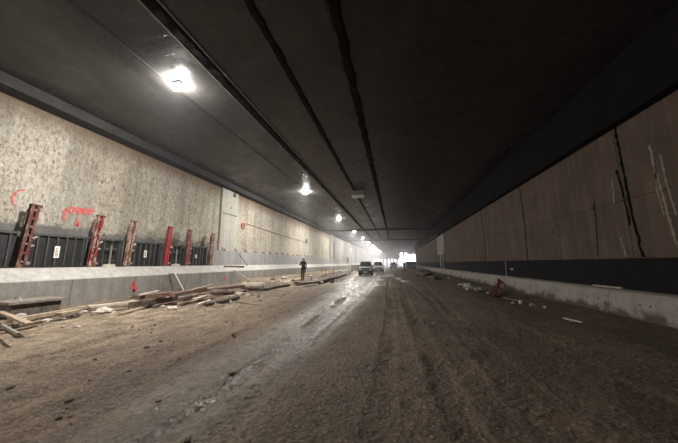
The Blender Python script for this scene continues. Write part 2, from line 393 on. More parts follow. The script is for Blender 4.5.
for yy_ in ():
    struct(MB().box(WR-.2, WR+.5, yy_, yy_+1.0, 0, 5.9).build('column', 'wall_far'), 'concrete column in the open far right side')
struct(MB().box(-13.3, 7.5, Y0-.4, Y0, 0, CZ).build('wall_back', 'beam'), 'dark end of the tunnel behind the viewpoint')

# ceiling -------------------------------------------------------------
JX = [-5.43, -3.17, -1.24]; JE = 67.0
ce = MB(); xsj = [-12.2]+JX+[6.75]
for i in range(4):
    ce.box(xsj[i]+(.11 if i else 0), xsj[i+1]-(.11 if i < 3 else 0), Y0, JE, CZ, CZ+.35)
ce.box(WL-.5, WR+.5, Y0, 150, CZ+.35, CZ+.7).box(-12.2, 6.75, JE, 150, CZ, CZ+.35).box(6.75, 16, RIGHT_END+1, 150, 6.3, CZ+.3)
ceo = struct(ce.build('ceiling', 'ceiling'), 'dark board-marked concrete ceiling slab with lengthwise joints')
rb = MB()
struct(MB().box(-12.2, 6.7, 47.6, 48.3, CZ-.22, CZ+.01).build('beam_cross', 'beam'), 'crosswise ceiling beam halfway down the tunnel')
for yy_ in (70,):
    struct(MB().box(-12.2, 6.7, yy_, yy_+.5, CZ-.18, CZ+.01).build('beam_cross', 'beam'), 'crosswise ceiling beam far down the tunnel')
def ragged(x, w, drop, seed, nm, m, amp=.5):
    b = MB(); vs = []; n = 900
    for i in range(n):
        y = 1.0+(JE-1.0)*(i/(n-1))**1.6
        a = w/2*(1+amp*(noise.noise(Vector((y*1.7, seed, 0)))+.6*noise.noise(Vector((y*5, seed, 4)))))
        c_ = w/2*(1+amp*(noise.noise(Vector((y*1.5, seed+9, 0)))+.6*noise.noise(Vector((y*5.6, seed+9, 4)))))
        d = drop*(1+.8*noise.noise(Vector((y*2.3, seed+20, 0))))
        vs += [(x-a, y, CZ-.002), (x-a*.6, y, CZ-d), (x+c_*.6, y, CZ-d), (x+c_, y, CZ-.002)]
    fs = [(i*4+j, i*4+j+1, i*4+j+5, i*4+j+4) for i in range(n-1) for j in range(3)]
    b.add(vs, fs); return b.build(nm, m)
for i, (w, d) in enumerate(((.34, .10), (.24, .07), (.32, .09))):
    struct(ragged(JX[i], w, d, i*7+1, 'trim_%d' % (5+i), 'tar'), ('black ragged ceiling joint nearest the lamps', 'black ragged ceiling joint in the middle', 'black ragged ceiling joint nearest the right wall')[i])
b = MB(); b.box(JX[0]-.235, JX[0]-.20, Y0, JE, CZ-.06, CZ+.01).box(JX[0]+.19, JX[0]+.24, Y0, JE, CZ-.05, CZ+.01)
struct(b.build('trim_8', 'pale_lip'), 'thin pale strips edging the ceiling joint by the lamps')
pts = [(-7.3, y, CZ-.05-.015*math.sin(y*.9)) for y in np.arange(-10, 100, .7)]
tag(MB().tube(pts, .014, 6).build('power_cable', 'black', smooth=True), 'thin black power cable running along the ceiling from lamp to lamp', 'cable')
tag(MB().tube([(WR-.36, y, 6.05) for y in (44, 60, 80, 95)], .05, 8).build('conduit_pipe', 'steel', smooth=True), 'grey conduit pipe along the upper right edge beam', 'pipe')
# ------------------------------------------------------------------ lamps
def make_lamp(label):
    t = thing('ceiling_lamp', label, 'lamp', group='lit ceiling lamps in a row')
    MB().box(-.17, .17, -.12, .12, -.02, .05).build('housing', 'housing', t, bevel=.015)
    MB().box(-.05, .05, -.08, .08, .04, .09).build('bracket', 'steel', t)
    MB().blob((0, 0, -.09), (.22, .16, .09), 0, 0, 2).build('lens', 'glow', t, smooth=True)
    return t
LAMPE = 1500
lamp = make_lamp('large lit ceiling lamp nearest to the viewer')
for i in range(-1, 10):
    y = 6.5+14*i
    lb = {0: 'brightest and largest lit lamp, upper left on the ceiling', 1: 'second lit ceiling lamp, above the coil on the left wall', 2: 'third lit lamp down the ceiling row',
          3: 'fourth lit lamp down the ceiling row'}.get(i, 'small distant lit lamp near the end of the ceiling row')
    if i == -1: lb = 'lit ceiling lamp behind the viewpoint, out of frame'
    o = lamp if i == 0 else dup(lamp, (0, 0, 0), 0, lb)
    o['label'] = lb; lx = -7.08 if i == 0 else -7.35; y += .3; o.location = (lx, y, 7.61)
    l = bpy.data.lights.new('lamp_beam', 'AREA'); l.shape = 'DISK'; l.size = .3; l.energy = LAMPE*.6; l.color = (1, .955, .88)
    lo = bpy.data.objects.new('lamp_beam', l); COL.objects.link(lo); lo.location = (lx-.02, y, 7.40); lo.rotation_euler = (0, R(20), 0)
# unlit box luminaire between the joints
a = onZ(351, 196, 7.1); b = onZ(365, 196, 7.1)
t = thing('ceiling_box', 'unlit grey box fitting with pale underside hanging between two ceiling joints', 'fixture', ((a.x+b.x)/2, a.y+.3, 7.7))
w = (b.x-a.x)/2
MB().box(-w, w, -.3, .5, -.50, -.16).build('housing', 'housing', t, bevel=.02)
MB().box(-w+.05, w-.05, -.25, .45, -.62, -.50, tap=0).build('diffuser', 'diffuser', t, bevel=.03)
for sx in (-1, 1): MB().bar((sx*w*.7, .1, -.16), (sx*w*.7, .1, 0), .05, .05).build('hanger', 'steel', t)

# ------------------------------------------------------------------ formwork and soldiers on the left ledge
LZ = 1.43
def make_form(L, nr, label, sticker=None):
    t = thing('formwork_panel', label, 'formwork panel', group='black formwork panels on the left ledge')
    MB().box(-.02, .02, 0, L, 0, 1.22).build('panel_face', 'form', t)
    MB().box(.02, .10, 0, L, 1.16, 1.24).build('top_rail', 'form_rib', t); MB().box(.02, .10, 0, L, 0, .06).build('bottom_rail', 'form', t)
    for i in range(nr):
        y = L*(i+.5)/nr; MB().box(.02, .09, y-.02, y+.02, .06, 1.16).build('rib', 'form_rib', t)
    if sticker:
        y, z0, hh = sticker
        s_ = MB().box(.091, .096, y-.08, y+.08, z0, z0+hh).build('notice_label', 'white', t)
        mk = MB()
        for j in range(6): mk.box(.096, .099, y-.045+random.uniform(-.01, .01), y+.045-random.uniform(0, .03), z0+.06+j*(hh-.12)/6, z0+.06+j*(hh-.12)/6+.025)
        mk.build('printing', 'rust', s_)
    return t
PY = [6.5, 8.62, 10.1, 12.27, 13.77, 15.87]
FX = -12.62
p = onX(57, 252, FX+.1)
for (ya, yb, nr, lab, st_) in ((3.2, 6.45, 9, 'black ribbed formwork panel at the left edge of view, before the first red steel post', None),
        (6.55, 8.55, 7, 'black ribbed formwork panel with a printed white notice, between the first two red posts', (p.y-6.55, .36, .44)),
        (8.7, 10.05, 4, 'short black formwork panel behind a steel clamp, between the second and third red posts', None),
        (10.2, 12.2, 7, 'black ribbed formwork panel with a plain white tag, between the third and fourth red posts', (1.0, .45, .36)),
        (12.35, 13.7, 4, 'short black formwork panel with a dark clamp, between the fourth and fifth red posts', None),
        (13.85, 15.8, 7, 'black ribbed formwork panel farthest away, between the last two red posts', (.9, .5, .2))):
    o = make_form(yb-ya, nr, lab, st_); o.location = (FX, ya, LZ)
def make_clamp(label):
    t = thing('turnbuckle_clamp', label, 'clamp', group='clamps between the red posts')
    MB().bar((0, 0, 0), (0, 0, .95), .06, .06).build('spindle', 'steel', t)
    MB().bar((0, -.25, .80), (0, .25, .80), .05, .06).build('arm', 'form_rib', t); MB().bar((0, -.22, .28), (0, .22, .28), .05, .05).build('arm', 'form_rib', t)
    MB().prism([(-.22, 0), (.22, 0), (.16, .12), (-.16, .12)], 'x', -.1, .12).build('foot', 'wood_p', t)
    return t
cl = make_clamp('steel clamp standing between the second and third red posts'); cl.location = (-12.4, 9.4, LZ)
dup(cl, (-12.4, 13.05, LZ), 0, 'steel clamp standing between the fourth and fifth red posts')
def make_post():
    t = thing('steel_post', '', 'steel post', group='red steel posts on the left ledge')
    H = 2.18
    for s in (-1, 1):
        y = s*.035
        MB().box(-.07, .07, y-.006, y+.006, .05, H).box(.058, .07, min(y, y+s*.085), max(y, y+s*.085), .05, H).box(-.07, -.058, min(y, y+s*.085), max(y, y+s*.085), .05, H).build('channel', 'red', t)
    for i in range(7):
        z_ = .18+i*.3; MB().box(-.05, .064, -.029, .029, z_, z_+.07).build('spacer', 'red' if i % 2 else 'rust', t)
    MB().box(-.09, .09, -.13, .15, H, H+.03).box(-.02, .02, .10, .20, H-.05, H+.02).build('top_plate', 'red', t)
    MB().box(-.12, .12, -.16, .16, 0, .03).box(-.05, .05, -.05, .05, .03, .12).build('base_plate', 'rust', t)
    for p_, q_, w_ in (((.08, .12, .12), (.08, .12, .22), .1), ((.06, .13, 1.02), (.12, .20, 1.10), .07), ((.06, .13, .75), (.1, .18, .79), .06)): MB().bar(p_, q_, w_, w_).build('wedge_clamp', 'steel', t)
    MB().bar((-.09, -.13, 1.45), (-.09, -.10, H-.15), .04, .08).build('side_rail', 'rust', t)
    return t
po_ = make_post()
labs = ['tall red steel post nearest the viewer, at the left edge of view', 'second red steel post, just right of the red scribble on the wall', 'third red steel post, right beyond the first steel clamp',
        'fourth red steel post, plain bright red, before the second clamp', 'fifth red steel post, narrow and just beyond the second clamp', 'last red steel post, where the smooth concrete plinth begins']
for i, y in enumerate(PY):
    o = po_ if i == 0 else dup(po_, (0, 0, 0), 0, labs[i]); o['label'] = labs[i]
    o.location = (-12.32, y, LZ); o.rotation_euler = (R(-4.0+random.uniform(-.6, .6)), R(random.uniform(-2, -.5)), R(random.uniform(-6, 6)))
    for c_ in o.children:
        if c_.name.split('.')[0] in ('channel', 'top_plate'):
            c_.data = c_.data.copy(); c_.data.materials[0] = REDS[i]

# ------------------------------------------------------------------ marks on the left wall (spray paint)
def strokes(name, pl_, w, X_, label, cat, jag=.25):
    b = MB()
    for line in pl_:
        P_ = [onX(px, py, X_) for px, py in line]; n = len(P_); L_ = []
        for i in range(n-1):
            for j in range(6): L_.append(P_[i].lerp(P_[i+1], j/6))
        L_.append(P_[-1]); vs = []
        for i, q_ in enumerate(L_):
            d = (L_[min(i+1, len(L_)-1)]-L_[max(i-1, 0)]).normalized(); nn = Vector((0, -d.z, d.y))
            ww = w*(1+jag*(random.random()*2-1)); vs += [q_+nn*ww/2, q_-nn*ww/2, q_+nn*ww/2-Vector((.012, 0, 0)), q_-nn*ww/2-Vector((.012, 0, 0))]
        fs = []
        for i in range(len(L_)-1):
            a_ = i*4; fs += [(a_, a_+1, a_+5, a_+4), (a_, a_+4, a_+6, a_+2), (a_+1, a_+3, a_+7, a_+5)]
        b.add(vs, fs)
    return tag(b.build(name, 'paint'), label, cat)
WX = WL+.02
strokes('paint_mark', [[(26, 190), (20, 190), (15, 193), (12, 197), (12, 202), (16, 206)]], .05, WX, 'thin red spray-painted curve above the first red post', 'paint mark', .6)
strokes('paint_mark', [[(64, 220), (64.5, 212), (67, 209)], [(66, 210), (72, 207.5), (78, 209), (86, 210), (95, 211)], [(69, 211), (72, 213.5), (75, 209), (79, 214), (82, 210), (86, 214), (92, 213)]], .10, WX,
        'red spray-painted scribble on the rough wall by the second red post', 'paint mark', .5)
strokes('paint_mark', [[(77.5, 218), (77.5, 226)], [(75, 222), (77.5, 226), (80, 222)]], .06, WX, 'small red spray-painted arrow under the scribble', 'paint mark', .4)
strokes('paint_mark', [[(133, 280), (134, 292)], [(131, 286), (134, 292), (137, 287)], [(131, 283), (134.5, 285), (136, 289)]], .10, KL+.005, 'red spray-painted arrow on the left concrete ledge', 'paint mark', .5)
strokes('paint_mark', [[(225, 276), (225.5, 281)], [(223.5, 278), (227, 280)]], .10, KL+.005, 'faint red paint dab on the ledge above the heap of beams', 'paint mark', .5)
# red coil with its cord
c0 = onX(243.5, 226, WL+.1); pts = []
for i in range(60):
    a_ = i/60*2*math.pi*2.6; r_ = .26+.03*math.sin(i*1.7); pts.append((WL+.07+.02*math.sin(i), c0.y+r_*.8*math.cos(a_), c0.z+r_*math.sin(a_)))
tag(MB().tube(pts, .035, 6).build('hose_coil', 'paint', smooth=True), 'red coil of hose hung on the left wall beyond the pilaster', 'hose')
cp = [onX(246, 223.5, WL+.04), onX(262, 229, WL+.04), onX(280, 235, WL+.04), onX(303, 241.6, WL+.04), onX(305.2, 243.5, WL+.04)]
tag(MB().tube(cp, .025, 6).build('cord', 'rust', smooth=True), 'thin brown cord strung along the wall from the red coil', 'cord')
p = onX(306.5, 241, WL+.05); tag(MB().box(p.x-.04, p.x+.06, p.y-.3, p.y+.3, p.z-.35, p.z+.25).build('junction_box', 'rust', bevel=.02), 'small rusty box where the wall cord ends', 'box')
p = onX(334, 252, WL+.3); tag(MB().box(WL+.3, WL+.42, p.y-.4, p.y+.4, 2.55, p.z+2.2).build('wall_cabinet', 'rust', bevel=.02), 'tall narrow brown box fixed on the far pale pilaster', 'box')
# row of stubs along the plinth top
for i in range(15):
    y = 17.6+i*1.55; q_ = MB()
    q_.tube([(WL+.12, y, 2.5), (WL+.10, y+random.uniform(-.1, .1), 2.5+random.uniform(.12, .3))], .05, 6).tube([(WL+.18, y+.16, 2.5), (WL+.15, y+.2, 2.5+random.uniform(.08, .22))], .045, 6)
    tag(q_.build('rebar_stub', 'rust'), 'dark rusty bar stub sticking up from the plinth top', 'rebar stub', 'bar stubs along the plinth top')

# ------------------------------------------------------------------ right wall details
def streak(pl_, w, m, name, X_=WR-.008, jag=.7, seed=0):
    b = MB(); vs = []; L_ = []
    for i in range(len(pl_)-1):
        a_, c_ = onX(*pl_[i], X_), onX(*pl_[i+1], X_)
        for j in range(14): L_.append(a_.lerp(c_, j/14))
    L_.append(onX(*pl_[-1], X_))
    for i, q_ in enumerate(L_):
        k1 = w*(.5+jag*noise.noise(Vector((i*.37, seed, 0)))); k2 = w*(.5+jag*noise.noise(Vector((i*.41, seed+7, 0))))
        o_ = .1*noise.noise(Vector((i*.2, seed+3, 1)))*w*3
        vs += [(X_, q_.y-max(k1, .004)+o_, q_.z), (X_, q_.y+max(k2, .004)+o_, q_.z), (X_+.02, q_.y-max(k1, .004)+o_, q_.z), (X_+.02, q_.y+max(k2, .004)+o_, q_.z)]
    fs = []
    for i in range(len(L_)-1):
        a_ = i*4; fs += [(a_, a_+1, a_+5, a_+4), (a_, a_+4, a_+6, a_+2), (a_+1, a_+3, a_+7, a_+5)]
    b.add(vs, fs); b.build(name, m, wro)
M['lime'] = speckled('lime_streak', (.24, .19, .15), (.42, .36, .30), 9, .9, .3)
streak([(614, 124), (619, 150), (625, 180), (632, 215), (643, 257)], .085, 'tar', 'bitumen_seam', seed=1)
streak([(616, 170), (622, 190), (630, 225)], .06, 'tar', 'bitumen_seam', WR-.012, seed=5)
streak([(519, 186), (524, 220), (527.5, 260)], .07, 'tar', 'bitumen_seam', seed=2)
streak([(480, 209), (484, 235), (486, 261)], .10, 'tar', 'bitumen_seam', seed=3)
streak([(594, 202), (596, 225), (598, 257)], .03, 'tar', 'bitumen_seam', seed=4)
streak([(649, 145), (656, 175), (663, 195), (669, 220), (677, 245)], .075, 'lime', 'lime_streak', seed=6)
streak([(660, 155), (667, 185), (676, 215)], .05, 'lime', 'lime_streak', seed=8)
streak([(655, 165), (657, 190), (664, 215)], .04, 'lime', 'lime_streak', seed=9)
streak([(612, 178), (614, 205)], .05, 'lime', 'lime_streak', seed=10)
streak([(621, 238), (626, 257)], .06, 'lime', 'lime_streak', seed=11); streak([(562, 238), (565, 258)], .04, 'lime', 'lime_streak', seed=12)
streak([(487, 240), (488, 262)], .05, 'lime', 'lime_streak', seed=13); streak([(515, 242), (517, 260)], .04, 'lime', 'lime_streak', seed=14)
for (px, py) in ((553, 232), (459, 248), (593, 207), (624, 200)):
    p = onX(px, py, WR-.01); MB().blob((p.x+.01, p.y, p.z), (.02, .07, .09), px).build('anchor_hole', 'black', wro)
# pale access panel with two pipes, right wall far
a = onX(444, 236, WR-.02); b = onX(437, 236, WR-.02)
t = thing('wall_panel', 'pale upright panel with two pipes below it on the far right wall', 'panel', (WR-.02, a.y, 0))
MB().box(-.08, 0, 0, b.y-a.y, 2.9, 5.8).build('panel_face', 'pilaster', t)
MB().tube([(-.10, .9, .8), (-.10, .9, 3.4), (-.10, .4, 3.7)], .10, 8).build('pipe', 'diffuser', t, smooth=True)
MB().tube([(-.10, 3.2, .8), (-.10, 3.2, 2.9)], .10, 8).build('pipe', 'diffuser', t, smooth=True)
# leaning red post on the right kerb
a = onZ(493, 297, .05); b = onX(500, 281, KR+.02)
t = thing('leaning_post', 'short rusty red steel post leaning on the right kerb', 'steel post', tuple(a))
d = b-a; top_ = a+d
MB().bar((0, 0, 0), tuple(d), .13, .13).build('shaft', 'red', t)
MB().bar(tuple(d), tuple(d*1.05), .26, .24).build('end_plate', 'black', t)
# things by the right kerb
def sheet(name, c_, r_, m, label, cat, seed, amp=.6):
    return tag(MB().blob(c_, r_, seed, amp, 3, 2.2).build(name, m), label, cat)
p = onZ(468.5, 288, .1); sheet('plastic_sheet', (p.x, p.y, .14), (.22, .35, .20), 'sheet', 'crumpled white plastic sheet at the foot of the right kerb', 'sheet', 3)
p = onZ(461, 285, .05); sheet('plastic_scrap', (p.x, p.y, .08), (.18, .3, .06), 'sheet', 'flat pale scrap just beyond the crumpled white sheet', 'scrap', 5)
p = onZ(478, 290, .05); sheet('earth_clod', (p.x, p.y, .1), (.22, .3, .10), 'rock', 'grey green clod lying by the right kerb', 'rubble', 8)
p = onZ(520.5, 303, .05); sheet('plastic_cup', (p.x, p.y, .08), (.06, .06, .07), 'white', 'small white cup on the ground right of the leaning red post', 'cup', 9, .2)
p = onZ(500, 299, .03); tag(MB().tube([(p.x-.2, p.y-.1, .06), (p.x+.1, p.y+.1, .08), (p.x+.3, p.y-.5, .07), (p.x+.5, p.y-1.1, .08)], .03, 6).build('pipe_offcut', 'rust'), 'bent rusty rod lying at the foot of the leaning red post', 'rod')
a = onZ(564, 319, .05); b = onZ(583, 323.5, .05); tag(MB().bar((a.x, a.y, .075), (b.x, b.y, .075), .07, .03).build('wood_strip', 'wood_p'), 'pale wooden strip on the dark ground before the right kerb', 'wood strip')
a = onZ(561, 284.5, .84); b = onZ(577, 287, .84); tag(MB().bar((WR-.22, a.y, .83), (WR-.12, b.y, .83), .08, .05).build('wood_strip', 'wood_p'), 'pale strip lying on top of the right kerb', 'wood strip')
p = onX(512, 269, WR-.05); tag(MB().box(p.x-.02, p.x, p.y-.2, p.y+.2, p.z-.06, p.z+.05).build('wall_tag', 'wood_p'), 'small pale tag on the black band above the right kerb', 'tag')
p = onX(506.5, 275, WR-.08); tag(MB().tube([(WR-.08, p.y, .8), (WR-.06, p.y, 1.7)], .02, 6).build('thin_pipe', 'steel'), 'thin grey pipe standing against the black band', 'pipe')
for i, (px, py, s_) in enumerate(((533, 306, .1), (545, 309, .07), (573, 322, .06), (449, 279, .15), (488, 293, .1), (513, 303.5, .07))):
    p = onZ(px, py, 0); tag(MB().blob((p.x, p.y, gz(p.x, p.y)+s_*.3), (s_, s_*1.2, s_*.7), i, .35, 2).build('stone', 'rock'), 'small loose stone along the foot of the right kerb', 'stone', 'stones by the right kerb')
# two lengths of black panel gap markers: small pile near the far right
p = onZ(423, 276, 0); tag(MB().blob((p.x, p.y, .25), (1.0, 2.2, .55), 4, .4, 3).build('earth_heap', 'mud_slab'), 'low dark heap of earth near the far right kerb', 'heap')
p = onZ(433, 279, 0); tag(MB().blob((p.x, p.y, .1), (.7, 1.2, .22), 14, .4, 3).build('earth_heap', 'mud_slab'), 'flat brown clump of earth right of the dark heap', 'heap')

# ------------------------------------------------------------------ debris on the left
def plank(px0, py0, px1, py1, z0, w, h, m, label, name='plank', cat='plank', group=None, z1=None):
    z1 = z0 if z1 is None else z1
    a_, b_ = onZ(px0, py0, z0), onZ(px1, py1, z1)
    # keep clear of the kerb face
    for q_ in (a_, b_):
        q_.x = max(q_.x, KL+w/2+.03)
    o_ = MB().bar(a_, b_, w, h).build(name, m, bevel=min(w, h)*.08); return tag(o_, label, cat, group)
plank(10, 321, 92, 306, .12, .16, .10, 'wood', 'long pale timber lying along the foot of the left ledge', 'timber')
plank(88, 307, 134, 302, .16, .16, .08, 'wood_p', 'pale timber continuing the long one along the left ledge', 'timber')
plank(58, 314, 80, 310, .20, .20, .06, 'wood', 'short orange brown board resting on the long timber')
plank(0, 330, 40, 322, .10, .14, .06, 'wood_d', 'dark board at the left edge in front of the crate lid')
plank(0, 312, 30, 324, .26, .12, .05, 'wood', 'board slanting down in front of the brown slab pile at the left edge')
plank(2, 325, 18, 334, .22, .05, .05, 'steel', 'thin grey bar poking out of the pile at the left edge', 'steel_bar', 'bar')
# slab pile
p = onZ(17, 316, .3)
t = thing('form_box', 'flat dark brown box lid lying on the pile at the left edge', 'box', (-11.1, 6.1, 0), R(-4))
MB().box(-.40, .55, -.55, .75, .42, .50).build('lid', 'lid_wood', t, bevel=.01); MB().box(-.33, .48, -.45, .65, .06, .42).build('body', 'bag', t)
MB().tube([(.1, -.3, .50), (.1, -.25, .58), (.25, -.22, .60), (.3, -.2, .50)], .02, 6).build('handle', 'steel', t)
for i, (x, y, z_, s_) in enumerate(((-10.25, 4.75, .12, .14), (-10.2, 5.55, .1, .11), (-10.95, 4.6, .2, .18), (-9.7, 5.35, .06, .08))):
    tag(MB().blob((x, y, z_), (s_*1.3, s_*1.5, s_), i+30, .4, 2).build('rubble_lump', 'rock' if i % 2 else 'bag'), ('dark lump of rubble in the pile at the left edge', 'grey lump of rubble in the pile at the left edge')[i % 2], 'rubble', 'rubble at the left edge')
# little pieces along the timber
for i, (px, py, s_, m_, lb) in enumerate(((105, 312, .22, 'rock_w', 'broad pale flat stone in front of the long timber'), (84, 311.5, .09, 'rock_w', 'small pale stone by the middle of the timber'), (77, 326, .07, 'rock', 'small stone alone on the ground left of the pile'),
        (172.5, 308.5, .13, 'rock_w', 'pale stone alone in front of the heap of steel beams'), (163, 306, .06, 'rock', 'tiny stone left of the pale one before the beam heap'), (47, 321, .10, 'rock', 'stone under the near end of the long timber'))):
    p = onZ(px, py, .03); tag(MB().blob((p.x, p.y, gz(p.x, p.y)+s_*.25), (s_*1.4, s_, s_*.5), i+3, .35, 2).build('stone', m_), lb, 'stone')
plank(120, 314, 150, 306, .06, .10, .04, 'wood', 'thin brown lath in front of the steel beams')
# heap of beams (136-250, 285-303)
plank(137, 297.5, 172, 293.5, .42, .26, .16, 'rust', 'rusty brown steel beam on top of the near end of the heap', 'steel_beam', 'beam')
plank(172, 295, 205, 289, .40, .22, .14, 'rust', 'second rusty beam lying end to end on the heap top', 'steel_beam', 'beam')
plank(140, 304, 176, 298, .20, .2, .16, 'wood_d', 'dark timber under the near rusty beam', 'timber')
plank(158, 303, 197, 296, .07, .18, .14, 'rust', 'lower rusty beam along the front of the heap', 'steel_beam', 'beam')
plank(194, 299, 216, 294, .10, .26, .06, 'wood_p', 'pale board angled at the front of the beam heap')
plank(196, 292, 232, 287, .21, .20, .10, 'wood_d', 'dark timber at the back of the heap near the sacks', 'timber')
plank(214, 289.5, 244, 286, .35, .16, .12, 'rust', 'far rusty beam behind the sacks', 'steel_beam', 'beam')
plank(140, 295, 158, 291, .52, .10, .05, 'wood_p', 'short pale board lying on the near rusty beam')
plank(154, 307, 160, 305, .06, .12, .12, 'bag', 'short black block wedged at the front of the beam heap', 'timber', 'block')
plank(181, 299.5, 190, 297, .26, .2, .16, 'bag', 'black block between the two rusty beams', 'timber', 'block')
plank(192, 290, 213, 284.5, .56, .12, .05, 'wood', 'brown board lying across the far end of the heap')
plank(178, 304, 214, 297, .05, .12, .05, 'wood', 'thin brown lath lying below the beam heap')
plank(131, 305, 145, 302, .12, .2, .2, 'wood_d', 'short black block at the near end of the beam heap', 'timber')
plank(197, 305, 205, 302, .12, .08, .05, 'wood_p', 'short pale stick poking out before the sacks', 'stick', 'stick')
for i, (px, py, r_, L) in enumerate(((218, 296, .13, .7), (227, 295, .12, .6), (223, 300, .11, .5), (209, 302.5, .09, .4), (235, 297, .10, .5))):
    p = onZ(px, py, .15); z_ = (.32, .27, .13, .12, .11)[i]
    b = MB(); a_ = R(25+i*14)
    n_ = 9; pts = [Vector((p.x, p.y, z_))+Vector((math.cos(a_), math.sin(a_), 0))*L*(j/(n_-1)-.5) for j in range(n_)]
    rr = [r_*(.55+.45*math.sin(math.pi*(j+.6)/(n_+.2))) for j in range(n_)]
    b.tube(pts, rr, 10, rn=lambda i2, j2, s_=i: .15*noise.noise(Vector((i2*.7, j2*.8, s_*5))))
    tag(b.build('sack', 'bag', smooth=True), 'dark rolled sack in the pile at the end of the beam heap', 'sack', 'dark sacks by the beam heap')
for i, (px, py, s_) in enumerate(((209, 301, .1), (239, 294, .16), (244, 291, .13), (229, 301, .09), (248, 295, .11), (200, 303, .06))):
    p = onZ(px, py, .05); tag(MB().blob((p.x, p.y, gz(p.x, p.y)+s_*.3), (s_*1.3, s_, s_*.7), i+50, .35, 2).build('stone', 'rock_w'), 'pale broken stone around the dark sacks', 'stone', 'pale stones around the sacks')
rs = random.Random(11)
for i in range(80):
    u = rs.random(); px = 40+212*u; base = 318.5-27.0*u; py = base+rs.uniform(-3.5, 3.0)
    if px > 130 and i % 2 == 0: py = 301-(px-130)*.075+rs.uniform(-3, 2.5)
    q_ = onZ(px, py, .06); q_.x = max(q_.x, KL+.3); L = rs.uniform(.12, .5); an = rs.uniform(-.5, .9) if rs.random() < .7 else rs.uniform(0, 3)
    d_ = Vector((math.sin(an), math.cos(an), rs.uniform(-.12, .18)))*L/2; g_ = gz(q_.x, q_.y)+rs.uniform(.03, .09)+abs(d_.z)
    c_ = Vector((q_.x, q_.y, g_))
    tag(MB().bar(c_-d_, c_+d_, rs.uniform(.04, .13), rs.uniform(.015, .05)).build('wood_scrap', rs.choice(['wood_p', 'wood', 'wood_d', 'rust', 'wood_p', 'lid_wood', 'rock'])), 'small broken scrap of board in the litter along the foot of the left ledge', 'scrap', 'scraps along the left ledge')
# leaning board on the ledge
t = thing('leaning_board', 'dark board with a white edge leaning on the left ledge', 'board', (KL+.22, 12.15, .05), 0)
MB().add([(.18, -.25, 0), (.18, .35, 0), (-.20, -.35, 1.0), (-.20, -.02, 1.0), (.21, -.25, 0.01), (.21, .35, .01), (-.17, -.35, 1.01), (-.17, -.02, 1.01)],
         [(0, 1, 3, 2), (4, 6, 7, 5), (0, 2, 6, 4), (1, 5, 7, 3), (0, 4, 5, 1), (2, 3, 7, 6)]).build('board', 'bag', t)
MB().bar((.20, .37, .02), (-.17, .0, 1.02), .05, .06).build('edge_strip', 'white', t)
# mud slabs with edges
def slab(pts, z0, h, label, seed):
    b = MB(); n = len(pts); L_ = []
    for i in range(n):
        a_, c_ = onZ(*pts[i], 0), onZ(*pts[(i+1) % n], 0)
        for j in range(5): 
            q_ = a_.lerp(c_, j/5); L_.append(q_+Vector((noise.noise(q_*2.1+Vector((seed, 0, 0)))*.45, noise.noise(q_*1.7+Vector((0, seed, 3)))*.5, 0)))
    for q_ in L_: q_.x = max(q_.x, KL+.04)
    m_ = len(L_); cc = sum(L_, Vector())/m_
    bot = [(q_.x, q_.y, z0) for q_ in L_]; top = [(q_.x, q_.y, z0+h*(1+.2*noise.noise(q_*2))) for q_ in L_]
    inn = [(q_.x*.75+cc.x*.25, q_.y*.75+cc.y*.25, z0+h*1.15) for q_ in L_]
    vs = bot+top+inn+[(cc.x, cc.y, z0+h*1.2)]
    fs = [(i, (i+1) % m_, m_+(i+1) % m_, m_+i) for i in range(m_)]+[(m_+i, m_+(i+1) % m_, 2*m_+(i+1) % m_, 2*m_+i) for i in range(m_)]+[(2*m_+i, 2*m_+(i+1) % m_, 3*m_) for i in range(m_)]
    b.add(vs, fs); return tag(b.build('mud_slab', 'mud_slab'), label, 'earth slab')
slab([(243, 290), (262, 291.5), (290, 286), (286, 281), (262, 281), (240, 284)], -.05, .2, 'low dark earth slab with a pale log on it, left of the person', 2)
slab([(292, 285.5), (305, 287), (320, 284.5), (346, 276.5), (349, 272.5), (334, 274.5), (314, 280), (300, 282)], .0, .27, 'long dark earth slab with a broken front edge, right of the person', 6)
p0, p1 = onZ(242, 285, .35), onZ(264, 285, .35)
tag(MB().tube([p0.lerp(p1, i/6) for i in range(7)], .15, 10, rn=lambda i, j: .12*noise.noise(Vector((i, j*.7, 2)))).build('log', 'wood_p', smooth=True), 'pale log lying on the dark earth slab', 'log')
a = onZ(252, 282, .25); tag(MB().bar((a.x, a.y, .3), (KL-.12, a.y+.1, 1.12), .05, .05).build('stick', 'wood_p'), 'pale stick leaning from the log up to the left ledge', 'stick')
a = onZ(276, 268, 1.2); tag(MB().bar((-12.0, a.y, 1.36), (-12.5, a.y-.5, 2.3), .05, .05).build('stick', 'rust'), 'dark stick leaning on the plinth above the earth slab', 'stick')
tag(MB().bar(onZ(225, 266.5, 1.46), onZ(243, 266.8, 1.46), .1, .06).build('plank', 'wood_d'), 'dark plank lying on top of the left ledge', 'plank')
